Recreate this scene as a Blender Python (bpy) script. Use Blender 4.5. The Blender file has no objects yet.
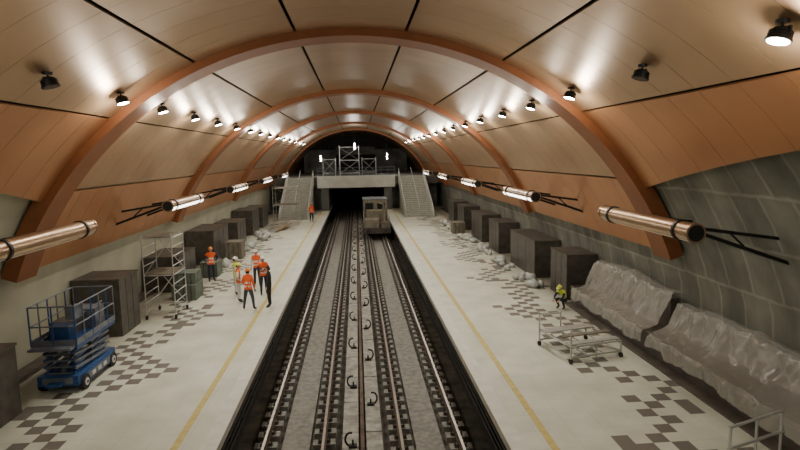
import bpy, bmesh, math, random
from mathutils import Vector, Matrix, noise
random.seed(7)
pi=math.pi
C=bpy.context.scene.collection

# ------------------------------------------------------------------ materials
def mat(name,col,rough=.6,metal=0,var=0,scale=3,bump=0,emis=0,spec=None,alpha=1,stretch=None,col2=None):
    m=bpy.data.materials.new(name); m.use_nodes=True
    nt=m.node_tree; b=nt.nodes['Principled BSDF']
    b.inputs['Base Color'].default_value=(*col,1)
    b.inputs['Roughness'].default_value=rough; b.inputs['Metallic'].default_value=metal
    if spec is not None: b.inputs['Specular IOR Level'].default_value=spec
    if alpha<1: b.inputs['Alpha'].default_value=alpha
    if emis:
        b.inputs['Emission Color'].default_value=(*col,1); b.inputs['Emission Strength'].default_value=emis
    if var or bump:
        g=nt.nodes.new('ShaderNodeNewGeometry'); n=nt.nodes.new('ShaderNodeTexNoise')
        mp=nt.nodes.new('ShaderNodeMapping')
        nt.links.new(g.outputs['Position'],mp.inputs['Vector']); nt.links.new(mp.outputs[0],n.inputs['Vector'])
        if stretch: mp.inputs['Scale'].default_value=stretch
        n.inputs['Scale'].default_value=scale; n.inputs['Detail'].default_value=5
        r=nt.nodes.new('ShaderNodeValToRGB')
        c2=col2 or tuple(min(1,c*(1+var)) for c in col); c1=tuple(c*(1-var) for c in col) if not col2 else col
        r.color_ramp.elements[0].position=.3; r.color_ramp.elements[1].position=.7
        r.color_ramp.elements[0].color=(*c1,1); r.color_ramp.elements[1].color=(*c2,1)
        nt.links.new(n.outputs['Fac'],r.inputs['Fac'])
        if var or col2: nt.links.new(r.outputs[0],b.inputs['Base Color'])
        if bump:
            bp=nt.nodes.new('ShaderNodeBump'); bp.inputs['Strength'].default_value=bump; bp.inputs['Distance'].default_value=.05
            nt.links.new(n.outputs['Fac'],bp.inputs['Height']); nt.links.new(bp.outputs[0],b.inputs['Normal'])
    return m
M={}
M['tan']=mat('panel_tan',(.43,.275,.16),.37,.6,var=.10,scale=.5)
M['orange']=mat('panel_copper',(.46,.215,.095),.37,.6,var=.10,scale=.5)
M['rib']=mat('rib_copper',(.24,.085,.03),.5,.3,var=.1,scale=1)
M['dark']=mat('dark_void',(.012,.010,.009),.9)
M['shell']=mat('vault_concrete',(.03,.027,.024),.9,var=.3)
M['shell2']=mat('vault_end_concrete',(.05,.049,.045),.9,var=.4)
M['endwall']=mat('end_concrete',(.11,.11,.10),.9,var=.5,scale=.6)
M['beam']=mat('beam_concrete',(.52,.53,.49),.7,var=.12,scale=1)
M['cream']=mat('cream_plaster',(.46,.46,.36),.7,var=.12,scale=.7,bump=.1)
M['granite']=mat('dark_granite',(.075,.068,.06),.4,var=.35,scale=3)
M['graniteb']=mat('granite_border',(.095,.08,.066),.5,var=.4,scale=2)
M['edge']=mat('platform_edge_stone',(.60,.60,.53),.5,var=.1)
M['yellow']=mat('tactile_yellow',(.52,.42,.13),.6,var=.15,scale=5)
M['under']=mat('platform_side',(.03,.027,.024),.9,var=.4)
M['bed']=mat('trackbed',(.065,.06,.05),.95,var=.55,scale=2.2,bump=.5)
M['conc']=mat('track_concrete',(.30,.295,.265),.85,var=.35,scale=4,bump=.2)
M['conc2']=mat('sleeper_concrete',(.21,.205,.185),.85,var=.3,scale=6)
M['rail']=mat('rail_steel',(.42,.38,.34),.4,.8,var=.1)
M['railside']=mat('rail_rust',(.10,.075,.055),.7,.3,var=.3)
M['rust']=mat('rusty_cover',(.11,.075,.055),.8,.1,var=.4,scale=3)
M['black']=mat('black_metal',(.012,.012,.012),.45,.3)
M['fix']=mat('clip_metal',(.045,.04,.035),.6,.4)
M['steel']=mat('galvanised_steel',(.50,.51,.49),.4,.6,var=.1)
M['white']=mat('white_paint',(.60,.61,.58),.45)
M['blue']=mat('lift_blue',(.02,.075,.23),.45,.1,var=.2)
M['lgrey']=mat('lift_grey',(.17,.19,.23),.5,.3,var=.2)
M['rubber']=mat('rubber',(.02,.02,.02),.85)
M['wood']=mat('plywood',(.32,.25,.16),.75,var=.25,scale=4,stretch=(1,8,1))
M['lens']=mat('lamp_lens',(1,.98,.9),.3,emis=60)
M['lensoff']=mat('lamp_lens_off',(.12,.12,.12),.2)
M['tube']=mat('tube_copper',(.44,.30,.19),.28,.8,var=.05)
M['diff']=mat('tube_diffuser',(1,.96,.85),.4,emis=7)
M['diffdim']=mat('tube_diffuser_dim',(.9,.8,.6),.4,emis=.35)
M['tent']=mat('loco_beige',(.24,.22,.165),.6,var=.3,scale=2)
M['glass']=mat('dark_glass',(.02,.025,.03),.1)
M['sack']=mat('plastic_wrap',(.46,.48,.45),.35,var=.3,scale=5)
M['card']=mat('cardboard',(.17,.15,.11),.8,var=.25)
M['green']=mat('crate_green',(.12,.15,.12),.7,var=.3)
M['stair']=mat('stair_stone',(.36,.37,.33),.6,var=.15)
M['vest']=mat('vest_orange',(.85,.13,.025),.7)
M['vesty']=mat('vest_yellow',(.62,.75,.08),.7)
M['strip']=mat('reflective_strip',(.75,.76,.72),.4)
M['skin']=mat('skin',(.50,.29,.20),.55)
M['navy']=mat('cloth_navy',(.025,.032,.055),.85)
M['jean']=mat('cloth_jean',(.05,.065,.10),.85)
M['dcl']=mat('cloth_black',(.022,.022,.026),.85)
M['wcl']=mat('cloth_white',(.60,.59,.55),.8)
M['boot']=mat('boot',(.03,.022,.018),.7)
M['hair']=mat('hair_dark',(.03,.02,.012),.8)
M['helw']=mat('helmet_white',(.8,.8,.76),.3)
M['helo']=mat('helmet_orange',(.8,.25,.04),.3)
M['hely']=mat('helmet_yellow',(.70,.75,.12),.3)
M['eye']=mat('eye_dark',(.02,.015,.01),.3)
M['lip']=mat('lip',(.35,.13,.10),.5)

def nodes_floor():
    m=bpy.data.materials.new('platform_mosaic'); m.use_nodes=True; nt=m.node_tree; b=nt.nodes['Principled BSDF']
    L=nt.links
    def mth(op,a,b_=None,c=None):
        n=nt.nodes.new('ShaderNodeMath'); n.operation=op
        for i,v in enumerate((a,b_,c)):
            if v is None: continue
            if isinstance(v,(int,float)): n.inputs[i].default_value=v
            else: L.new(v,n.inputs[i])
        return n.outputs[0]
    g=nt.nodes.new('ShaderNodeNewGeometry'); s=nt.nodes.new('ShaderNodeSeparateXYZ'); L.new(g.outputs['Position'],s.inputs[0])
    ax=mth('ABSOLUTE',s.outputs[0]); y=s.outputs[1]
    T=.40
    cx=mth('FLOOR',mth('DIVIDE',ax,T)); cy=mth('FLOOR',mth('DIVIDE',y,T))
    cm=nt.nodes.new('ShaderNodeCombineXYZ'); L.new(cx,cm.inputs[0]); L.new(cy,cm.inputs[1]); L.new(mth('SIGN',s.outputs[0]),cm.inputs[2])
    wn=nt.nodes.new('ShaderNodeTexWhiteNoise'); wn.noise_dimensions='3D'; L.new(cm.outputs[0],wn.inputs['Vector'])
    rnd=wn.outputs['Value']
    par=mth('ABSOLUTE',mth('MODULO',mth('ADD',cx,cy),2.0))
    tri=mth('PINGPONG',mth('MULTIPLY',cy,T),2.8)
    cen=mth('ADD',6.55,mth('MULTIPLY',tri,.5))
    dist=mth('ABSOLUTE',mth('SUBTRACT',mth('MULTIPLY',cx,T),cen))
    near=mth('LESS_THAN',dist,mth('ADD',.15,mth('MULTIPLY',rnd,1.1)))
    p=mth('MAXIMUM',mth('LESS_THAN',par,.5),mth('GREATER_THAN',rnd,.95))
    mask=mth('MULTIPLY',near,p)
    nz=nt.nodes.new('ShaderNodeTexNoise'); L.new(g.outputs['Position'],nz.inputs['Vector']); nz.inputs['Scale'].default_value=.8; nz.inputs['Detail'].default_value=6
    r=nt.nodes.new('ShaderNodeValToRGB'); r.color_ramp.elements[0].position=.3; r.color_ramp.elements[1].position=.7
    r.color_ramp.elements[0].color=(.48,.49,.40,1); r.color_ramp.elements[1].color=(.64,.65,.55,1)
    L.new(nz.outputs['Fac'],r.inputs['Fac'])
    fx=mth('FRACT',mth('DIVIDE',ax,.8)); fy=mth('FRACT',mth('DIVIDE',y,.8))
    j=mth('MAXIMUM',mth('LESS_THAN',fx,.015),mth('LESS_THAN',fy,.015))
    mx0=nt.nodes.new('ShaderNodeMix'); mx0.data_type='RGBA'; L.new(mth('MULTIPLY',j,.35),mx0.inputs[0]); L.new(r.outputs[0],mx0.inputs[6]); mx0.inputs[7].default_value=(.25,.24,.2,1)
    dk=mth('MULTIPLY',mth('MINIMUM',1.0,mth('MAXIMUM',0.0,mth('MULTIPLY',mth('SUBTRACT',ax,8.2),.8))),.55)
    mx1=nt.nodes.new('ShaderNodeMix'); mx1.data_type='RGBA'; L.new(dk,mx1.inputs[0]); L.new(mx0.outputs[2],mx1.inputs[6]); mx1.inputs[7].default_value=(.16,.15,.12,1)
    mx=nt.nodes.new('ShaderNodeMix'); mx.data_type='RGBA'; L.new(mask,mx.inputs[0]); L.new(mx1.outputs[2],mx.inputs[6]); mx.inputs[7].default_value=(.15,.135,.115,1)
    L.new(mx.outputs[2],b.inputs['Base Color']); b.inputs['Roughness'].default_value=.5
    return m
M['floor']=nodes_floor()
def nodes_stone():
    m=bpy.data.materials.new('tunnel_lining'); m.use_nodes=True; nt=m.node_tree; b=nt.nodes['Principled BSDF']; L=nt.links
    g=nt.nodes.new('ShaderNodeNewGeometry'); s=nt.nodes.new('ShaderNodeSeparateXYZ'); L.new(g.outputs['Position'],s.inputs[0])
    cm=nt.nodes.new('ShaderNodeCombineXYZ'); L.new(s.outputs[1],cm.inputs[0]); L.new(s.outputs[2],cm.inputs[1])
    nz0=nt.nodes.new('ShaderNodeTexNoise'); nz0.inputs['Scale'].default_value=1.6; nz0.inputs['Detail'].default_value=6; L.new(cm.outputs[0],nz0.inputs['Vector'])
    ad=nt.nodes.new('ShaderNodeVectorMath'); ad.operation='MULTIPLY_ADD'; L.new(nz0.outputs['Color'],ad.inputs[0]); ad.inputs[1].default_value=(.16,.16,0); L.new(cm.outputs[0],ad.inputs[2])
    br=nt.nodes.new('ShaderNodeTexBrick'); L.new(ad.outputs[0],br.inputs['Vector']); br.inputs['Scale'].default_value=1; br.offset=.5
    br.inputs['Brick Width'].default_value=1.0; br.inputs['Row Height'].default_value=1.35; br.inputs['Mortar Size'].default_value=.07; br.inputs['Mortar Smooth'].default_value=1
    br.inputs['Color1'].default_value=(.15,.155,.13,1); br.inputs['Color2'].default_value=(.19,.195,.165,1); br.inputs['Mortar'].default_value=(.27,.275,.235,1)
    nz=nt.nodes.new('ShaderNodeTexNoise'); nz.inputs['Scale'].default_value=.9; nz.inputs['Detail'].default_value=6; nz.inputs['Roughness'].default_value=.55
    mp=nt.nodes.new('ShaderNodeMapping'); mp.inputs['Scale'].default_value=(1,1.2,.6)
    L.new(g.outputs['Position'],mp.inputs[0]); L.new(mp.outputs[0],nz.inputs['Vector'])
    mx=nt.nodes.new('ShaderNodeMix'); mx.data_type='RGBA'; mx.blend_type='OVERLAY'; mx.inputs[0].default_value=.9
    L.new(br.outputs[0],mx.inputs[6]); L.new(nz.outputs['Fac'],mx.inputs[7]); L.new(mx.outputs[2],b.inputs['Base Color'])
    b.inputs['Roughness'].default_value=.7
    bp=nt.nodes.new('ShaderNodeBump'); bp.inputs['Strength'].default_value=.2; bp.inputs['Distance'].default_value=.08; L.new(nz.outputs['Fac'],bp.inputs['Height']); L.new(bp.outputs[0],b.inputs['Normal'])
    return m
M['stone']=nodes_stone()

# ------------------------------------------------------------------ mesh builder
class MB:
    def __init__(s): s.v=[]; s.f=[]; s.m=[]; s.ms=[]; s.sm=[]
    def mi(s,k):
        if k not in s.ms: s.ms.append(k)
        return s.ms.index(k)
    def add(s,vs,fs,k,smooth=False):
        o=len(s.v); s.v+= [tuple(v) for v in vs]; i=s.mi(k)
        for f in fs: s.f.append([a+o for a in f]); s.m.append(i); s.sm.append(smooth)
    def box(s,c,d,k,rz=0,rx=0,ry=0):
        R=Matrix.Rotation(rz,3,'Z')@Matrix.Rotation(ry,3,'Y')@Matrix.Rotation(rx,3,'X'); c=Vector(c)
        vs=[c+R@Vector((x*d[0]/2,y*d[1]/2,z*d[2]/2)) for x in(-1,1) for y in(-1,1) for z in(-1,1)]
        s.add(vs,[(0,1,3,2),(4,6,7,5),(0,4,5,1),(2,3,7,6),(0,2,6,4),(1,5,7,3)],k)
    def b2(s,x0,x1,y0,y1,z0,z1,k): s.box(((x0+x1)/2,(y0+y1)/2,(z0+z1)/2),(abs(x1-x0),abs(y1-y0),abs(z1-z0)),k)
    def cyl(s,p,q,r,k,n=8,r2=None,smooth=True):
        p=Vector(p);q=Vector(q);d=(q-p)
        if d.length<1e-6:return
        r2=r if r2 is None else r2
        Q=d.to_track_quat('Z','Y'); vs=[]
        for i in range(n):
            a=2*pi*i/n; e=Q@Vector((math.cos(a),math.sin(a),0)); vs.append(p+e*r)
        for i in range(n):
            a=2*pi*i/n; e=Q@Vector((math.cos(a),math.sin(a),0)); vs.append(q+e*r2)
        s.add(vs,[(i,(i+1)%n,n+(i+1)%n,n+i) for i in range(n)],k,smooth)
        s.add(vs,[tuple(range(n-1,-1,-1)),tuple(range(n,2*n))],k)
    def path(s,pts,r,k,n=6):
        for a,b in zip(pts,pts[1:]): s.cyl(a,b,r,k,n)
    def ell(s,c,rad,k,nu=12,nv=8,fn=None,z0=-1):
        vs=[];fs=[]
        for j in range(nv+1):
            ph=-pi/2+pi*j/nv
            for i in range(nu):
                a=2*pi*i/nu; d=Vector((math.cos(ph)*math.cos(a),math.cos(ph)*math.sin(a),max(z0,math.sin(ph))))
                p=Vector((d.x*rad[0],d.y*rad[1],d.z*rad[2]))
                if fn: p=fn(p,d)
                vs.append(Vector(c)+p)
        for j in range(nv):
            for i in range(nu): fs.append((j*nu+i,j*nu+(i+1)%nu,(j+1)*nu+(i+1)%nu,(j+1)*nu+i))
        s.add(vs,fs,k,True)
    def mesh(s,name):
        me=bpy.data.meshes.new(name); me.from_pydata(s.v,[],s.f)
        for k in s.ms: me.materials.append(M[k])
        me.polygons.foreach_set('material_index',s.m); me.polygons.foreach_set('use_smooth',s.sm); me.update(); return me
    def obj(s,name,parent=None,loc=None,bevel=0):
        o=bpy.data.objects.new(name,s.mesh(name)); C.objects.link(o)
        if parent: o.parent=parent
        if loc: o.location=loc
        if bevel:
            b=o.modifiers.new('bev','BEVEL'); b.width=bevel; b.segments=2; b.limit_method='ANGLE'
        return o
def empty(name,loc=(0,0,0),rz=0):
    o=bpy.data.objects.new(name,None); o.empty_display_size=.2; C.objects.link(o); o.location=loc; o.rotation_euler=(0,0,rz); return o

# ------------------------------------------------------------------ vault
CZ=-.44; R=10.4; AE=69.8
def cp(a,r): a=math.radians(a); return (r*math.sin(a),CZ+r*math.cos(a))
Y0,Y1=-5,96
def strip(mb,a0,a1,r,y0,y1,k,na=None):
    na=na or max(2,int(abs(a1-a0)/2.5)); vs=[];fs=[]
    for i in range(na+1):
        x,z=cp(a0+(a1-a0)*i/na,r); vs+=[(x,y0,z),(x,y1,z)]
    for i in range(na): fs.append((2*i,2*i+1,2*i+3,2*i+2))
    mb.add(vs,fs,k,True)
mb=MB(); strip(mb,-47,47,R+.35,Y0,Y1,'shell'); mb.obj('ceiling')
for sx,nm,k in ((-1,'wall_left','cream'),(1,'wall_right','stone')):
    mb=MB(); prof=[cp(a,R+.3) for a in range(47,73,3)]+[(10.36,2.2),(10.48,1.1),(10.55,-.1)]
    vs=[];fs=[]
    for x,z in prof: vs+=[(sx*x,Y0,z),(sx*x,Y1,z)]
    for i in range(len(prof)-1): fs.append((2*i,2*i+1,2*i+3,2*i+2))
    mb.add(vs,fs,k,True); mb.obj(nm)
mb=MB(); mb.b2(-10.8,10.8,Y0-.3,Y0,-1.6,10.6,'endwall'); mb.obj('bounce_wall_back')  # unseen wall behind the camera, added to bounce light back into the vault
mb=MB(); mb.b2(-10.8,10.8,Y1,Y1+.3,3.4,10.6,'shell2'); mb.obj('wall_front')

ribs=[16.2,30.5,45,59.5,74]
def panel(mb,a0,a1,y0,y1,k,r=R,edge=None):
    n=max(3,int(abs(a1-a0)/3)); t=.05
    vs=[]
    for i in range(n+1):
        for (yy,rr) in ((y0,r),(y1,r),(y0,r+t),(y1,r+t)):
            e=a1
            if edge: e=math.copysign(edge(yy),a1)
            x,z=cp(a0+(e-a0)*i/n,rr); vs.append((x,yy,z))
    fs=[];f2=[]
    for i in range(n):
        b=4*i;fs.append((b,b+1,b+5,b+4)); f2+=[(b,b+4,b+6,b+2),(b+1,b+3,b+7,b+5)]
    f2+=[(0,2,3,1),(4*n,4*n+1,4*n+3,4*n+2)]
    mb.add(vs,fs,k,True); mb.add(vs,f2,k)
bays=[(Y0,16.2),(17.2,30.5),(31.5,45),(46,59.5),(60.5,74),(75,Y1)]
def edge0(y):
    t=min(1,max(0,(y-7.5)/8.7)); return 48+8.6*t**1.3
for bi,(a,b) in enumerate(bays):
    mb=MB()
    n=max(1,round((b-a)/1.1))
    if bi==0: n=19
    w=(b-a)/n
    bands=[(-24.4,-8.5,'tan'),(-8.5,8.5,'tan'),(8.5,24.4,'tan'),(-24.4,-39.8,'tan'),(24.4,39.8,'tan')]
    if bi==0: bands+=[(-39.8,-60,'orange'),(39.8,60,'orange')]
    else: bands+=[(-39.8,-55,'tan'),(39.8,55,'tan'),(-55,-AE,'orange'),(55,AE,'orange')]
    for (p,q,k) in bands:
        s=1 if q>p else -1
        for i in range(n):
            y0=a+i*w+.006; y1=a+(i+1)*w-.006
            if bi==0 and abs(q)==60: panel(mb,p+s*.24,q,y0,y1,k,edge=edge0)
            else: panel(mb,p+s*.24,q-s*.24,y0,y1,k)
    mb.obj('ceiling_panels')
for y in ribs:
    mb=MB(); n=60; vs=[];fs=[]
    prof=[(y,10.62),(y,10.18),(y+1.0,10.18),(y+1.0,10.62)]
    for i in range(n+1):
        a=-AE-.2+2*(AE+.2)*i/n
        for yy,rr in prof: x,z=cp(a,rr); vs.append((x,yy,z))
    for i in range(n):
        b=4*i
        for j in range(4): fs.append((b+j,b+(j+1)%4,b+4+(j+1)%4,b+4+j))
    fs+=[(0,3,2,1),(4*n,4*n+1,4*n+2,4*n+3)]
    mb.add(vs,fs,'rib'); o=mb.obj('arch_rib')

# ------------------------------------------------------------------ platforms & track
YP=Y1-.1
for s,nm in ((-1,'platform_left'),(1,'platform_right')):
    mb=MB()
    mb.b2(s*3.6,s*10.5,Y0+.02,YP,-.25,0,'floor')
    mb.b2(s*3.23,s*3.6,Y0+.02,YP,-.2,0,'edge')
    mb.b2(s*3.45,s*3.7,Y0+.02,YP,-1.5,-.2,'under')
    mb.obj(nm)
    mb=MB(); mb.b2(s*4.1,s*4.27,Y0+.1,66,0,.006,'yellow'); mb.obj('tactile_strip')
mb=MB(); mb.b2(-3.6,3.6,Y0,120,-1.7,-1.5,'bed'); mb.obj('floor')
def rail_obj():
    pf=[(-.07,0),(.07,0),(.07,.02),(.012,.045),(.012,.13),(.036,.145),(.036,.18),(-.036,.18),(-.036,.145),(-.012,.13),(-.012,.045),(-.07,.02)]
    for tx in (-1.82,1.82):
        mb=MB()
        for s in(-1,1):
            x=tx+s*.78; vs=[(x+px,yy,-1.28+pz) for yy in(Y0+.05,118) for px,pz in pf]; n=len(pf)
            fs=[(i,(i+1)%n,n+(i+1)%n,n+i) for i in range(n) if i!=6]
            mb.add(vs,fs,'railside'); mb.add(vs,[(6,7,n+7,n+6)],'rail')
        mb.obj('railway_rails')
        mb=MB(); y=Y0+.3
        while y<80:
            for s in(-1,1):
                x=tx+s*.78
                mb.b2(x-.30,x+.30,y-.15,y+.15,-1.5,-1.30,'conc2')
                mb.b2(x-.17,x+.17,y-.09,y+.09,-1.30,-1.28,'fix')
                for q in(-1,1):
                    mb.box((x+q*.11,y,-1.255),(.06,.1,.05),'railside'); mb.cyl((x+q*.14,y,-1.28),(x+q*.14,y,-1.2),.018,'fix',6)
            y+=.62
        mb.obj('rail_sleeper_blocks')
        mb=MB()
        mb.b2(tx-.38,tx+.38,Y0+.02,82,-1.5,-1.45,'conc2')
        mb.obj('track_drain_slab')
rail_obj()
mb=MB()
for s in(-1,1):
    y=Y0+.02
    while y<81:
        mb.b2(s*.1,s*.55,y,y+1.96,-1.5,-1.33+random.uniform(-.01,.01),'conc'); y+=2
mb.b2(-.055,.055,Y0+.02,82,-1.5,-1.24,'rust')
mb.obj('centre_cable_duct')
mb=MB(); y=5
def hook(mb,x,y,s):
    pts=[]
    for i in range(11):
        a=math.radians(-110+220*i/10); pts.append((x+s*(.14*math.cos(a)-.02),y,-1.1+.17*math.sin(a)*1.1))
    mb.path(pts,.03,'black'); mb.box((x-s*.08,y,-1.29),(.22,.16,.06),'black'); mb.cyl((x-s*.08,y,-1.3),(x-s*.08,y,-1.12),.025,'black')
while y<64:
    hook(mb,.36,y,1); hook(mb,-.34,y+1.4,-1); y+=3.9
mb.obj('third_rail_brackets')
mb=MB()
for s in(-1,1):
    for j,(xx,zz) in enumerate(((3.38,-.6),(3.38,-.8),(3.38,-1.0))):
        mb.cyl((s*xx,Y0+.1,zz),(s*xx,80,zz),.035,'black',6)
    y=Y0+1
    while y<78: mb.box((s*3.42,y,-.8),(.06,.06,.6),'fix'); y+=1.5
mb.obj('cable_run')

# ------------------------------------------------------------------ granite plinths
def plinth(s,xf,y0,y1,h):
    mb=MB(); xb=10.32
    mb.b2(s*xf,s*xb,y0,y1,0,h-.06,'granite'); mb.b2(s*(xf-.03),s*xb,y0-.03,y1+.03,h-.06,h,'graniteb')
    for yy in [y0+ (y1-y0)*i/3 for i in(1,2)]: mb.b2(s*(xf-.006),s*xf,yy-.01,yy+.01,.05,h-.1,'dark')
    mb.obj('granite_plinth')
for a,b,h in ((23.2,25.2,2.0),(27.6,32.1,1.95),(34.9,37.5,2.0),(39.7,43.4,2.0),(46.5,49.5,2.0),(51.5,54.5,2.0)): plinth(1,9.0,a,b,h)
for a,b,h in ((20.6,22.3,2.15),(27.4,30.2,1.75),(34.2,38,2.1),(41,44,1.8),(47,50,2.1),(52,55,1.9)): plinth(-1,8.65,a,b,h)
plinth(-1,8.75,7,14.5,1.85)
mb=MB(); mb.b2(9.05,10.32,5,22.7,0,.7,'granite'); mb.b2(9.0,10.32,5,22.75,.7,.76,'graniteb'); mb.b2(8.7,9.05,5,22.7,0,.04,'graniteb'); mb.obj('granite_bench')
for s in(-1,1):
    mb=MB(); mb.b2(s*9.9,s*10.4,14.6 if s<0 else 22.8,66,0,.12,'graniteb'); mb.obj('baseboard_left' if s<0 else 'baseboard_right')

def sheet(y0,y1,ht,name,seed):
    nu=int((y1-y0)/.06); prof=[(10.22,ht),(10.1,ht+.03),(9.92,ht-.0),(9.84,ht-.12),(9.74,ht-.4),(9.6,ht-.65),(9.46,.95),(9.24,.84),(9.02,.79),(8.93,.70),(8.90,.40)]
    P=[]
    for a,b in zip(prof,prof[1:]):
        for i in range(5): P.append((a[0]+(b[0]-a[0])*i/5,a[1]+(b[1]-a[1])*i/5))
    P.append(prof[-1]); vs=[];fs=[]
    for i in range(nu+1):
        y=y0+(y1-y0)*i/nu
        sag=.16*noise.noise(Vector((y*.6,seed,0)))+.05*noise.noise(Vector((y*2.5,seed,2)))
        hem=.3*noise.noise(Vector((y*1.3,seed,3)))
        for j,(x,z) in enumerate(P):
            w=min(1,j/12)
            n=abs(noise.noise(Vector((y*2.2+j*.05,j*.03,seed))))*2
            n3=abs(noise.noise(Vector((y*5.5-j*.08,j*.06,seed+9))))*2
            n2=noise.noise(Vector((y*1.7+j*.2,j*.12,seed+5)))
            zz=z+sag*(1-j/len(P))+.02*n2
            if x<8.98: zz+=hem*(8.98-x)*8
            elif j>30: zz=max(zz,.79)
            vs.append((x-(.09*n+.045*n3)*w-.0,y+.05*n2,zz))
    m=len(P)
    for i in range(nu):
        for j in range(m-1): fs.append((i*m+j,i*m+j+1,(i+1)*m+j+1,(i+1)*m+j))
    mb=MB(); mb.add(vs,fs,'sheet',True); return mb.obj(name)
M['sheet']=mat('plastic_sheet',(.66,.655,.60),.2,alpha=.42,spec=.9)
sheet(8.4,16.2,1.7,'plastic_sheet',1.3); sheet(16.5,22.2,1.95,'plastic_sheet',7.7)
mb=MB(); 
for a,b,h in ((8.7,12.0,1.4),(12.3,16.0,1.42),(16.7,19.2,1.7),(19.5,22.1,1.7)): mb.b2(9.92,10.2,a,b,.765,h,'graniteb')
mb.obj('wrapped_wall_cabinet')

# ------------------------------------------------------------------ light fixtures
def fixture_mesh(lit,s):
    mb=MB(); ax=Vector((-s*.30,.0,-1)).normalized()
    mb.cyl((0,0,.17),(0,0,.12),.09,'black',16); mb.cyl((0,0,.15),(0,0,0.04),.022,'black',8)
    mb.path([(0,-.17,-.03),(0,-.17,.05),(0,.17,.05),(0,.17,-.03)],.015,'black')
    p=Vector((0,0,.03)); q=p+ax*.15
    mb.cyl(p-ax*.03,p,.09,'black',16,r2=.13); mb.cyl(p,q,.13,'black',18,r2=.155); mb.cyl(q-ax*.02,q+ax*.005,.17,'black',18)
    mb.cyl(q,q+ax*.012,.14,'lens' if lit else 'lensoff',18)
    for i in range(3): c=p+ax*(.02+.035*i); mb.cyl(c,c+ax*.012,.155,'black',18)
    return mb.mesh('spotlight_body')
FM={(l,s):fixture_mesh(l,s) for l in(0,1) for s in(-1,1)}
def fixture(s,y,lit,pp,ps):
    x,z=cp(34.9,R-.16); o=bpy.data.objects.new('ceiling_spotlight',FM[(lit,s)]); C.objects.link(o); o.location=(s*x,y,z)
    if lit:
        if pp:
            l=bpy.data.lights.new('spotlight_lamp','POINT'); l.energy=pp; l.shadow_soft_size=.13; l.color=(1,.95,.82)
            lo=bpy.data.objects.new('lamp',l); C.objects.link(lo); lo.parent=o; lo.location=(-s*.09,0,-.3)
        if ps:
            l=bpy.data.lights.new('spotlight_beam','SPOT'); l.energy=ps; l.shadow_soft_size=.13; l.color=(1,.98,.87); l.spot_size=math.radians(92); l.spot_blend=1
            lo=bpy.data.objects.new('beam',l); C.objects.link(lo); lo.parent=o; lo.location=(-s*.07,0,-.17); lo.rotation_euler=(0,-s*math.radians(-8),0)
PP,PS=135,520
for y,l in ((-1,1),(3.8,1),(7.45,1),(11.2,0),(15.0,1),(18.4,1),(22.0,1),(26,1),(29.6,1),(33.4,1),(37,1),(40.8,1),(44.3,1),(48,1),(52,1),(56,1),(61,1),(65,1)):
    fixture(1,y,l,PP if y>-2 else 0,PS if 3<y<50 else 0)
for y,l in ((-1,1),(3.8,1),(7,1),(11.6,0),(15,1),(18,1),(21.5,1),(25,1),(28.8,1),(32.6,1),(36,1),(39.8,1),(43.6,1),(47.5,1),(52,1),(56,1),(61,1),(65,1)):
    fixture(-1,y,l,PP if y>-2 else 0,PS if 3<y<50 else 0)

def tube(s,y0,dim):
    L=4.3; r=.21; n=24; mb=MB(); x=s*7.25; z=4.62
    vs=[]
    for yy in(y0,y0+L):
        for i in range(n): a=2*pi*i/n; vs.append((x+r*math.cos(a),yy,z+r*math.sin(a)))
    A=[];B=[]
    lo_,hi_=(200,290) if s>0 else (250,340)
    if dim: lo_,hi_=240,300
    for i in range(n):
        a=math.degrees(2*pi*(i+.5)/n)
        f=(i,(i+1)%n,n+(i+1)%n,n+i)
        (B if (lo_<a<hi_) else A).append(f)
    mb.add(vs,A,'tube',True); mb.add(vs,B,'diffdim' if dim else 'diff')
    for yy in(y0,y0+L):
        e=-1 if yy==y0 else 1
        mb.cyl((x,yy,z),(x,yy+e*.06,z),r+.015,'tube',24); mb.cyl((x,yy+e*.06,z),(x,yy+e*.07,z),r-.03,'black',24)
    for yy in(y0+.5,y0+L-.5):
        mb.cyl((x,yy-.04,z),(x,yy+.04,z),r+.03,'black',24)
        mb.cyl((x+s*.2,yy,z+.0),(s*9.92,yy,3.75),.045,'black'); mb.cyl((x+s*.2,yy,z+.05),(s*9.62,yy,4.35),.04,'black')
        mb.cyl((x+s*1.1,yy,z-.06),(x+s*1.5,yy,4.2),.025,'black')
        mb.box((s*9.8,yy,4.05),(.1,.3,.95),'black',ry=-s*.42)
    mb.obj('tube_luminaire')
for i in range(5):
    for s in(-1,1): tube(s,11.4+i*10.8,i==0)

# ------------------------------------------------------------------ end concourse, stairs
mb=MB()
mb.b2(-9.9,9.9,67,YP,3.0,4.0,'endwall'); mb.b2(-4.6,4.6,66.7,67,2.7,4.1,'beam')
mb.b2(-9.9,-4.2,68.5,68.8,0,3,'endwall'); mb.b2(4.2,9.9,68.5,68.8,0,3,'endwall')
mb.b2(-4.2,-3.3,66.9,YP,-.0,3,'endwall'); mb.b2(3.3,4.2,66.9,YP,0,3,'endwall')
mb.b2(-7.8,-3,86,86.3,4,7.4,'endwall'); mb.b2(3,7.8,86,86.3,4,7.4,'endwall'); mb.b2(-3,3,86,86.3,6.6,7.8,'endwall')
mb.obj('concourse_bridge')
mb=MB()
for z in(4.3,4.7,5.05): mb.cyl((-4.6,66.85,z),(4.6,66.85,z),.02,'lgrey')
for i in range(12): mb.cyl((-4.6+i*9.2/11,66.85,4.1),(-4.6+i*9.2/11,66.85,5.05),.02,'lgrey')
mb.obj('concourse_railing')
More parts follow.
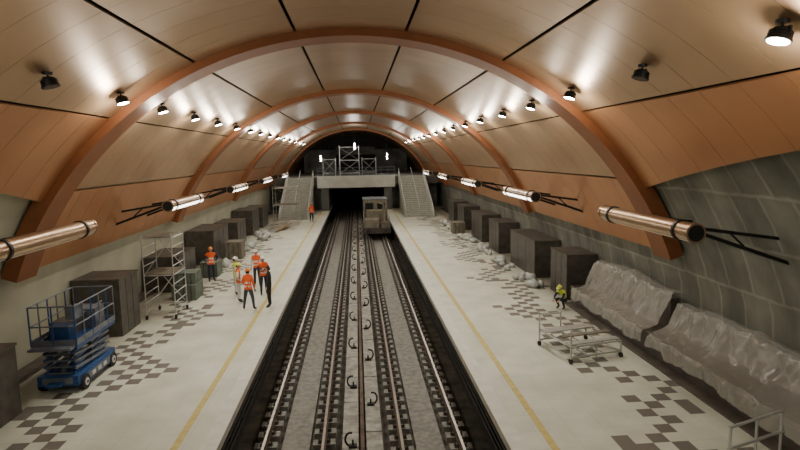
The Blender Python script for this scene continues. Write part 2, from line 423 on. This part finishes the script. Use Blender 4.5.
mb=MB(); mb.b2(-3.6,3.6,119,120,-1.5,3.2,'dark'); mb.b2(-3.7,-3.5,Y1,120,-1.5,3.2,'under'); mb.b2(3.5,3.7,Y1,120,-1.5,3.2,'under'); mb.b2(-3.7,3.7,Y1,120,3.1,3.3,'under'); mb.obj('track_tunnel')
for s in(-1,1):
    mb=MB(); n=23; x0,x1=5.1,7.9
    for i in range(n): mb.b2(s*x0,s*x1,57.8+i*.38,57.8+(i+1)*.38,0,(i+1)*4/n,'stair')
    for x in(x0-.12,x1,(x0+x1)/2):
        vs=[(s*x,57.6,0),(s*x,57.6,.7),(s*x,66.6,4.6),(s*x,66.6,3.2),(s*x,58.4,0)]; vs2=[(a+s*.12,b,c) for a,b,c in vs]
        if x==(x0+x1)/2: 
            mb.cyl((s*x,57.6,.95),(s*x,66.6,4.9),.03,'steel'); continue
        mb.add(vs+vs2,[(0,1,2,3,4),(9,8,7,6,5),(0,5,6,1),(1,6,7,2),(2,7,8,3)],'beam')
        mb.cyl((s*(x+.06),57.6,.95),(s*(x+.06),66.6,4.85),.03,'steel')
        for t in range(7): yy=57.6+9*t/6; zz=.7+3.9*t/6; mb.cyl((s*(x+.06),yy,zz),(s*(x+.06),yy,zz+.25),.02,'steel')
    mb.obj('staircase')

def scaffold(name,x0,x1,y0,y1,z0,lifts,hl,k='white',wheels=False,planks=True,r=.025):
    mb=MB(); zt=z0+lifts*hl
    zb=z0+(.18 if wheels else 0)
    for x in(x0,x1):
        for y in(y0,y1):
            mb.cyl((x,y,zb),(x,y,zt+ .5),r,k)
            if wheels: mb.cyl((x-.03,y,z0+.09),(x+.03,y,z0+.09),.09,'rubber',14)
            else: mb.box((x,y,z0+.01),(.15,.15,.02),k)
        for i in range(lifts*4+1):
            z=zb+.12+i*hl/4
            if z<zt+.45: mb.cyl((x,y0,z),(x,y1,z),r*.8,k)
    for i in range(lifts+1):
        z=z0+.3+i*hl
        if z>zt+.5: z=zt+.45
        for y in(y0,y1): mb.cyl((x0,y,z),(x1,y,z),r*.8,k)
        if i<lifts:
            z2=min(z+hl,zt+.4)
            mb.cyl((x0,y0,z),(x1,y0,z2),r*.7,k); mb.cyl((x1,y1,z),(x0,y1,z2),r*.7,k)
        if planks and i in(lifts,lifts-1):
            for j in range(3):
                w=(y1-y0)/3; mb.b2(x0,x1,y0+j*w+.02,y0+(j+1)*w-.02,z+.02,z+.06,'card')
    return mb.obj(name)
scaffold('scaffold_tower',-8.55,-7.4,22.7,24.2,0,2,1.5,'steel',True)
scaffold('scaffold_tower',-7.9,-5.6,53.5,55.5,0,2,1.6,'steel')
scaffold('scaffold_tower',-2,.4,70,72,4.0,2,1.6,'steel')
scaffold('scaffold_tower',.8,2.6,73,75,4.0,1,1.7,'steel')
scaffold('scaffold_tower',-4.2,-2.6,72,74,4.0,1,1.7,'steel')
for x,z,y in ((-.1,7.6,69),(-4.3,6.2,70),(3.9,6.3,70)):
    mb=MB(); mb.cyl((x,y,z-.35),(x,y,z+.35),.05,'lens',12); mb.cyl((x,y,z+.35),(x,y,9.9 if abs(x)<2 else 9.0),.015,'black'); mb.cyl((x,y,z+.35),(x,y,z+.43),.07,'black',12); mb.obj('hanging_tube_lamp')
    l=bpy.data.lights.new('work_lamp','POINT'); l.energy=150; l.shadow_soft_size=.2; l.color=(.95,1,.95); lo=bpy.data.objects.new('work_lamp_light',l); C.objects.link(lo); lo.location=(x,y-.4,z)

# ------------------------------------------------------------------ maintenance wagon
E=empty('maintenance_rail_wagon',(1.82,51.5,0))
mb=MB(); W=1.25
mb.b2(-W,W,0,8,-.55,-.3,'granite'); mb.b2(-W,W,-.15,0,-.75,-.2,'granite')
for y in(1.2,2.6,5.6,7):
    for s in(-1,1): mb.cyl((s*.72,y,-.68),(s*.84,y,-.68),.42,'railside',20)
    mb.cyl((-.8,y,-.68),(.8,y,-.68),.07,'fix')
for s in(-1,1):
    mb.b2(s*.88,s*1.0,.8,3,-.85,-.55,'fix'); mb.b2(s*.88,s*1.0,5.2,7.4,-.85,-.55,'fix')
    mb.cyl((s*.8,-.4,-.5),(s*.8,-.1,-.5),.07,'fix'); mb.cyl((s*.8,-.45,-.5),(s*.8,-.4,-.5),.2,'fix',16)
mb.obj('chassis',E)
mb=MB()
mb.b2(-1.2,1.2,4.6,7.6,-.3,2.0,'tent'); mb.b2(-1.25,1.25,4.5,7.7,2.0,2.1,'lgrey')
for s in(-1,1): mb.box((s*.6,4.58,1.3),(.8,.05,.8),'glass'); mb.box((s*1.2,6,1.3),(.05,1.4,.7),'glass')
mb.obj('cab',E,bevel=.03)
mb=MB()
mb.b2(-1.1,.2,.3,2.2,-.3,.5,'tent'); mb.b2(.35,1.1,.5,1.8,-.3,.2,'card'); mb.b2(-.9,.9,2.5,4.2,-.3,1.1,'tent')
mb.cyl((.7,1.8,-.3),(.7,1.8,1.8),.1,'tent'); mb.cyl((.7,1.8,1.8),(-.8,.8,2.3),.07,'tent'); mb.cyl((-.8,.8,2.3),(-.8,.8,1.6),.02,'black')
for s in(-1,1):
    for y in(.1,1.5,3,4.4): mb.cyl((s*1.2,y,-.3),(s*1.2,y,.8),.03,'steel')
    mb.cyl((s*1.2,.1,.8),(s*1.2,4.4,.8),.03,'steel')
mb.obj('load',E)

# ------------------------------------------------------------------ scissor lift
E=empty('scissor_lift',(-8.36,16.75,0))
mb=MB(); hw,hl=.55,1.2
mb.b2(-hw,hw,-hl,hl,.22,.5,'blue'); mb.b2(-hw-.04,hw+.04,-hl+.3,hl-.3,.16,.44,'blue'); mb.b2(hw+.04,hw+.05,-.7,.7,.2,.4,'lgrey')
mb.b2(-.4,.4,-hl-.04,-hl,.28,.46,'lgrey'); mb.b2(-.2,.2,-hl-.3,-hl,.3,.36,'blue')
for i in range(3): mb.b2(hw+.05,hw+.06,-.5+i*.36,-.3+i*.36,.24,.36,'white')
mb.obj('chassis',E,bevel=.02)
mb=MB()
for sx in(-1,1):
    for sy in(-1,1):
        x=sx*(hw+.0); y=sy*.88
        mb.cyl((x-.07,y,.21),(x+.07,y,.21),.21,'rubber',24); mb.cyl((x+sx*.07,y,.21),(x+sx*.085,y,.21),.11,'white',16); mb.cyl((x+sx*.085,y,.21),(x+sx*.1,y,.21),.04,'blue',10)
mb.obj('wheels',E)
mb=MB()
for sx in(-.38,.38):
    for i in range(4):
        z=.52+i*.19
        mb.box((sx,0,z+.09),(.05,2.15,.075),'blue',rx=.075); mb.box((sx+.055,0,z+.09),(.05,2.15,.075),'lgrey',rx=-.075)
for i in range(5):
    for y in(-1.02,0,1.02): mb.cyl((-.42,y,.52+i*.185),(.42,y,.52+i*.185),.03,'lgrey')
mb.cyl((0,-.9,.55),(0,.6,1.1),.06,'steel',12)
mb.obj('scissor_arms',E)
mb=MB(); zd=1.38
mb.b2(-.6,.6,-1.22,1.22,zd-.1,zd,'blue'); mb.b2(-.56,.56,-1.5,-1.22,zd-.06,zd,'lgrey')
for x in(-.6,.6):
    for i in range(6): mb.cyl((x,-1.22+i*.488,zd),(x,-1.22+i*.488,zd+1.1),.022,'lgrey' if i%2 else 'blue')
    for z in(.55,1.1): mb.cyl((x,-1.22,zd+z),(x,1.22,zd+z),.022,'lgrey')
    mb.b2(x-.01,x+.01,-1.22,1.22,zd,zd+.16,'lgrey')
for y in(-1.22,1.22):
    for z in(.55,1.1): mb.cyl((-.6,y,zd+z),(.6,y,zd+z),.022,'lgrey')
    mb.cyl((0,y,zd),(0,y,zd+1.1),.022,'blue'); mb.b2(-.6,.6,y-.01,y+.01,zd,zd+.16,'lgrey')
mb.b2(.3,.56,-1.1,-.7,zd+.7,zd+1.05,'lgrey'); mb.cyl((.43,-.9,zd+1.05),(.43,-.9,zd+1.18),.025,'black')
mb.b2(-.45,.1,-.5,.2,zd,zd+.45,'granite'); mb.b2(-.3,.4,.4,1.0,zd,zd+.6,'lgrey'); mb.b2(-.2,.3,-1.0,-.7,zd+.0,zd+.5,'blue')
for i in range(5): mb.cyl((-.5+i*.06,-1.0,zd+.05+i*.05),(.1+i*.05,1.1,zd+.3+i*.09),.03,'steel' if i%2 else 'lgrey')
mb.obj('guardrail_deck',E)

# ------------------------------------------------------------------ trolley
E=empty('scaffold_trolley',(7.05,17.0,0),.22)
mb=MB(); a,b=.9,.9
for x in(-a,0,a):
    for y in(-b,b):
        mb.cyl((x,y,.12),(x,y,.55 if x else .45),.03,'steel'); 
        if x: mb.cyl((x-.03,y,.08),(x+.03,y,.08),.08,'rubber',14)
mb.cyl((-a,b,.55),(-a,b,1.15),.025,'steel'); mb.cyl((-a,-b,.55),(-a,-b,1.05),.025,'steel'); mb.cyl((-.1,b,.5),(-.1,b,1.1),.025,'steel'); mb.cyl((-a,b,1.1),(-.1,b,1.05),.02,'steel')
for z in(.2,.53):
    for y in(-b,b): mb.cyl((-a,y,z),(a,y,z),.028,'steel')
    for x in(-a,-a/3,a/3,a): mb.cyl((x,-b,z),(x,b,z),.022,'steel')
mb.cyl((-a,-b,.2),(0,-b,.53),.018,'steel'); mb.cyl((a,-b,.2),(0,-b,.53),.018,'steel')
mb.b2(-a,a,-b+.05,-b+.3,.56,.59,'steel'); mb.b2(-a,a,.45,b-.05,.56,.59,'steel'); mb.b2(-a+.2,a+.2,-.15,.05,.56,.59,'card')
mb.obj('frame',E)

mb=MB(); p0=Vector((7.1,9.75,0)); p1=Vector((8.6,10.25,0))
for z in(1.05,.6): mb.cyl(p0+Vector((0,0,z)),p1+Vector((0,0,z+.03)),.032,'steel',10)
for t in(.02,.5,.98):
    p=p0.lerp(p1,t); mb.cyl(p,p+Vector((0,0,1.06)),.028,'steel',10); mb.cyl(p,p+Vector((0,0,.02)),.08,'steel',12)
mb.obj('handrail')

# ------------------------------------------------------------------ debris
def heap(name,cx,cy,rx,ry,n,k='sack',h=.3):
    mb=MB()
    for i in range(n):
        x=cx+random.uniform(-rx,rx); y=cy+random.uniform(-ry,ry); r=random.uniform(.14,.3); sd=random.random()*50
        hh=random.uniform(.5,.9)*h
        def fn(p,d,sd=sd): return p*(1+.35*noise.noise(d*2.2+Vector((sd,0,0))))
        mb.ell((x,y,hh*.75),(r,r*random.uniform(.8,1.5),hh),k,10,7,fn,z0=-.7)
    mb.obj(name)
heap('rubble_sacks',8.4,26.6,.35,1.2,10); heap('rubble_sacks',8.4,31.0,.3,1.6,9,'sack',.22); heap('rubble_sacks',8.4,35.5,.3,1.5,10); heap('rubble_sacks',8.3,41.0,.4,1.6,12); heap('rubble_sacks',8.3,50,.45,2.5,14)
heap('rubble_sacks',-8.1,33.2,.35,.9,8); heap('rubble_sacks',-7.9,40,.4,2,10); heap('rubble_sacks',-7.7,45.5,.5,2,12)
def crates(x,y,lst):
    mb=MB()
    for dx,dy,w,d,z,h,k in lst:
        mb.b2(x+dx-w/2,x+dx+w/2,y+dy-d/2,y+dy+d/2,z,z+h,k)
        for t in(-.3,0,.3): mb.b2(x+dx+t*w-.03,x+dx+t*w+.03,y+dy-d/2-.012,y+dy-d/2,z,z+h,'granite')
        mb.b2(x+dx-w/2-.01,x+dx+w/2+.01,y+dy-d/2-.01,y+dy+d/2+.01,z+h,z+h+.02,k)
    mb.obj('crate_stack',bevel=.01)
crates(-7.95,26.2,[(0,0,1.1,1.2,0,.7,'green'),(0,.1,1,1,.72,.5,'green')])
crates(-8.1,31.2,[(0,0,.9,1.2,0,.8,'green')])
crates(-7.9,36.5,[(0,0,1,1.2,0,1.1,'card')]); crates(8.2,45.0,[(0,0,1,1.2,0,.9,'card')])
mb=MB()
for i in range(7): mb.box((-7.0+i*.12,50.2+i*.2,.05+i*.045),(.25,2.6,.04),'wood',rz=.15*math.sin(i*3))
mb.obj('plank_pile')

# ------------------------------------------------------------------ people
def skin_mesh(name,pts,edges,rad,lv=2):
    me=bpy.data.meshes.new(name+'_sk'); me.from_pydata(pts,edges,[]); o=bpy.data.objects.new(name+'_sk',me); C.objects.link(o)
    mo=o.modifiers.new('s','SKIN'); mo.use_smooth_shade=True
    sv=me.skin_vertices[0].data
    for i,r in enumerate(rad): sv[i].radius=r if isinstance(r,tuple) else (r,r); sv[i].use_root=(i==0)
    ss=o.modifiers.new('u','SUBSURF'); ss.levels=lv; ss.render_levels=lv
    dg=bpy.context.evaluated_depsgraph_get(); out=bpy.data.meshes.new_from_object(o.evaluated_get(dg)); out.name=name
    bpy.data.objects.remove(o); return out
def make_hand():
    P=[(0,0,.0),(0,0,-.045),(0,-.002,-.085)]; Ed=[(0,1),(1,2)]; Rr=[(.024,.018),(.036,.014),(.036,.013)]
    for i,(x,l) in enumerate(((-.03,.065),(-.01,.078),(.01,.072),(.029,.056))):
        b=len(P); P+=[(x*1.05,-.002,-.098),(x*1.12,-.008,-.098-l*.45),(x*1.15,-.022,-.098-l*.8),(x*1.12,-.034,-.098-l)]
        Ed+=[(2,b),(b,b+1),(b+1,b+2),(b+2,b+3)]; Rr+=[.0095,.009,.008,.0065]
    b=len(P); P+=[(-.036,-.012,-.045),(-.055,-.024,-.07),(-.058,-.034,-.1)]; Ed+=[(1,b),(b,b+1),(b+1,b+2)]; Rr+=[.011,.0105,.008]
    m=skin_mesh('hand',P,Ed,Rr,2); m.materials.clear(); m.materials.append(M['skin']); return m
HAND=make_hand()
def head_mesh(hat,hair=True):
    mb=MB()
    def fn(p,d):
        q=p.copy()
        if d.z<0: q.x*=1-.28*(-d.z); 
        if d.z<-.2 and d.y>0: q.y*=1-.45*(-d.z)
        if d.y<-.75:
            nz=math.exp(-((d.x/.14)**2)-((d.z+.12)/.2)**2); q.y-=.028*nz
            br=math.exp(-((d.z-.12)/.1)**2); q.y-=.005*br
            ey=math.exp(-(((abs(d.x)-.36)/.15)**2)-((d.z-.0)/.1)**2); q.y+=.008*ey
            ch=math.exp(-((d.x/.3)**2)-((d.z+.75)/.2)**2); q.y-=.01*ch
        return q
    mb.ell((0,0,0),(.076,.096,.118),'skin',28,20,fn)
    for s in(-1,1):
        mb.ell((s*.030,-.083,.003),(.012,.007,.007),'eye',8,6); mb.ell((s*.076,.008,-.005),(.01,.02,.032),'skin',8,6)
        mb.ell((s*.03,-.09,.022),(.017,.004,.004),'hair',8,4)
    mb.ell((0,-.090,-.058),(.024,.007,.007),'lip',10,6)
    def fh(p,d):
        q=p.copy()
        if d.y<-.2: q.z=max(q.z,.055)
        else: q.z=max(q.z,-.06)
        return q
    mb.ell((0,.008,.012),(.083,.1,.118),'hair',20,14,fh)
    if hat:
        mb.ell((0,.005,.05),(.108,.128,.105),hat,24,12,z0=0); 
        def fb(p,d): return Vector((p.x,p.y-(.035 if d.y<-.3 else 0),p.z))
        mb.ell((0,.0,.052),(.12,.145,.012),hat,24,6,fb); mb.box((0,.01,.152),(.03,.17,.02),hat)
    return mb.mesh('head')
def person(name,x,y,face,top='vest',sleeve='navy',leg='navy',hat=None,pose='stand',h=1.75,z=0):
    E=empty(name,(x,y,z),face); k=h/1.75; E.scale=(k,k,k)
    J=dict(pel=(0,0,.96),sp=(0,0,1.14),ch=(0,-.0,1.33),nb=(0,.005,1.485),nt=(0,-.01,1.56),
      shL=(.165,0,1.435),shR=(-.165,0,1.435),elL=(.235,.03,1.16),elR=(-.235,.03,1.16),wrL=(.25,-.06,.92),wrR=(-.25,-.06,.92),
      hiL=(.09,0,.9),hiR=(-.09,0,.9),knL=(.11,-.015,.5),knR=(-.11,-.015,.5),anL=(.12,.02,.1),anR=(-.12,.02,.1),toL=(.14,-.15,.045),toR=(-.14,-.15,.045))
    hd=(0,-.02,1.635); tilt=0
    if pose=='hips': J.update(elL=(.36,.08,1.2),wrL=(.2,-.03,1.02),elR=(-.36,.08,1.2),wrR=(-.2,-.03,1.02))
    if pose=='point': J.update(elR=(-.26,-.2,1.28),wrR=(-.22,-.44,1.32))
    if pose=='fold': J.update(elL=(.25,-.04,1.17),wrL=(-.03,-.24,1.2),elR=(-.25,-.04,1.17),wrR=(.05,-.2,1.15))
    if pose=='paper': J.update(elL=(.23,.0,1.17),wrL=(.08,-.26,1.2),elR=(-.23,.0,1.17),wrR=(-.08,-.26,1.2)); tilt=.3
    if pose=='walk': J.update(knL=(.1,-.16,.53),anL=(.1,-.2,.11),toL=(.11,-.37,.06),knR=(-.1,.04,.5),anR=(-.11,.26,.14),toR=(-.12,.12,.04),elL=(.24,.1,1.18),wrL=(.24,.1,.94),elR=(-.24,-.03,1.17),wrR=(-.24,-.2,.98))
    if pose=='wide': J.update(knL=(.17,-.03,.5),anL=(.22,.02,.1),toL=(.27,-.14,.045),knR=(-.17,-.03,.5),anR=(-.22,.02,.1),toR=(-.27,-.14,.045),elL=(.25,-.02,1.17),wrL=(.12,-.24,1.1))
    if pose=='crouch':
        J.update(pel=(0,.2,.42),sp=(0,.16,.6),ch=(0,.04,.76),nb=(0,-.06,.88),nt=(0,-.11,.94),shL=(.165,-.03,.84),shR=(-.165,-.03,.84),elL=(.22,-.2,.62),elR=(-.22,-.2,.62),wrL=(.14,-.4,.5),wrR=(-.14,-.4,.5),
          hiL=(.1,.18,.38),hiR=(-.1,.18,.38),knL=(.18,-.2,.48),knR=(-.18,-.2,.48),anL=(.14,.02,.11),anR=(-.14,.02,.11),toL=(.16,-.15,.045),toR=(-.16,-.15,.045)); hd=(0,-.17,1.01); tilt=.4
    names=list(J); P=[J[n] for n in names]; ix={n:i for i,n in enumerate(names)}
    ed=[('pel','sp'),('sp','ch'),('ch','nb'),('nb','nt'),('ch','shL'),('ch','shR'),('shL','elL'),('shR','elR'),('elL','wrL'),('elR','wrR'),('pel','hiL'),('pel','hiR'),('hiL','knL'),('hiR','knR'),('knL','anL'),('knR','anR'),('anL','toL'),('anR','toR')]
    rd=dict(pel=(.15,.115),sp=(.135,.105),ch=(.165,.12),nb=(.075,.07),nt=(.055,.055),sh=.075,el=.052,wr=.034,hi=.1,kn=.07,an=.048,to=.042)
    Rr=[rd.get(n) or rd[n[:2]] for n in names]
    me=skin_mesh('body',P,[(ix[a],ix[b]) for a,b in ed],Rr,2)
    me.materials.clear(); keys=[top,'strip',sleeve,leg,'boot','skin']
    for kk in keys: me.materials.append(M[kk])
    segs=[(a,b,Vector(J[a]),Vector(J[b])) for a,b in ed]
    has_strip=top in('vest','vesty')
    for p in me.polygons:
        c=p.center; best=None;bd=9
        for a,b,A,B in segs:
            d=B-A; t=max(0,min(1,(c-A).dot(d)/d.length_squared)); dd=(c-(A+d*t)).length
            ra=rd.get(a) or rd[a[:2]]; ra=ra[0] if isinstance(ra,tuple) else ra; dd-=ra*.6
            if dd<bd: bd=dd;best=(a,b,t)
        a,b,t=best; g=b[:2]
        if b=='nt': mi=5
        elif g in('sp','ch','nb','sh'): mi=0
        elif g=='hi': mi=0 if has_strip and c.z>.9 else 3
        elif g=='el': mi=2 if t>.12 else 0
        elif g=='wr': mi=2 if t<.9 else 5
        elif g=='kn': mi=3
        elif g=='an': mi=3 if t<.8 else 4
        else: mi=4
        if mi==0 and has_strip:
            if b=='ch' and .15<t<.36: mi=1
            if b=='sp' and .35<t<.52: mi=1
        p.material_index=mi; p.use_smooth=True
    bo=bpy.data.objects.new('body',me); C.objects.link(bo); bo.parent=E
    ho=bpy.data.objects.new('head',head_mesh(hat)); C.objects.link(ho); ho.parent=E; ho.location=hd; ho.rotation_euler=(tilt,0,random.uniform(-.4,.4))
    for s,S in((1,'L'),(-1,'R')):
        w=Vector(J['wr'+S]); e=Vector(J['el'+S]); d=(w-e).normalized()
        q=(-d).to_track_quat('Z','Y'); o=bpy.data.objects.new('hand_'+S,HAND); C.objects.link(o); o.parent=E; o.rotation_mode='QUATERNION'; o.rotation_quaternion=q; o.location=w-d*.005; o.scale=(s*1.0,1,1)
    if pose=='paper':
        mb=MB(); mb.box((0,-.36,1.22),(.32,.22,.006),'wcl',rx=.5); mb.obj('drawing_sheet',E)
    return E
person('construction_worker',-4.66,23.6,pi*.95,'vest','vest','jean','helo','wide',1.76)
person('man_in_dark_clothes',-3.84,23.9,-pi*.5,'dcl','dcl','dcl',None,'stand',1.8)
person('construction_worker',-4.45,26.2,0.3,'vest','navy','navy','helw','fold',1.82)
person('construction_worker',-5.75,26.3,pi*.6,'vesty','wcl','wcl','helw','paper',1.8)
person('construction_worker',-5.1,28.2,0.0,'vest','wcl','navy','helw','stand',1.82)
person('construction_worker',-5.35,25.0,pi*.6,'vest','wcl','wcl','hely','hips',1.76)
person('construction_worker',-7.7,29.6,.4,'vest','navy','navy','helo','hips',1.8)
person('construction_worker',-4.5,55.5,.2,'vest','vest','navy','helo','walk',1.82)
person('construction_worker',8.3,21.9,-pi*.3,'vesty','navy','navy','hely','crouch',1.55)

# ------------------------------------------------------------------ world & camera
w=bpy.data.worlds.new('World'); bpy.context.scene.world=w; w.use_nodes=True
w.node_tree.nodes['Background'].inputs[0].default_value=(.5,.5,.45,1); w.node_tree.nodes['Background'].inputs[1].default_value=.03
cam=bpy.data.cameras.new('camera'); cam.lens=25.2; cam.sensor_width=36; cam.clip_end=300
co=bpy.data.objects.new('camera',cam); C.objects.link(co)
Rm=Matrix.Rotation(math.radians(-4.33),4,'Z')@Matrix.Rotation(math.radians(90-7.1),4,'X')@Matrix.Rotation(math.radians(-1.1),4,'Z')
co.matrix_world=Matrix.Translation((.04,0,6.4))@Rm
bpy.context.scene.camera=co
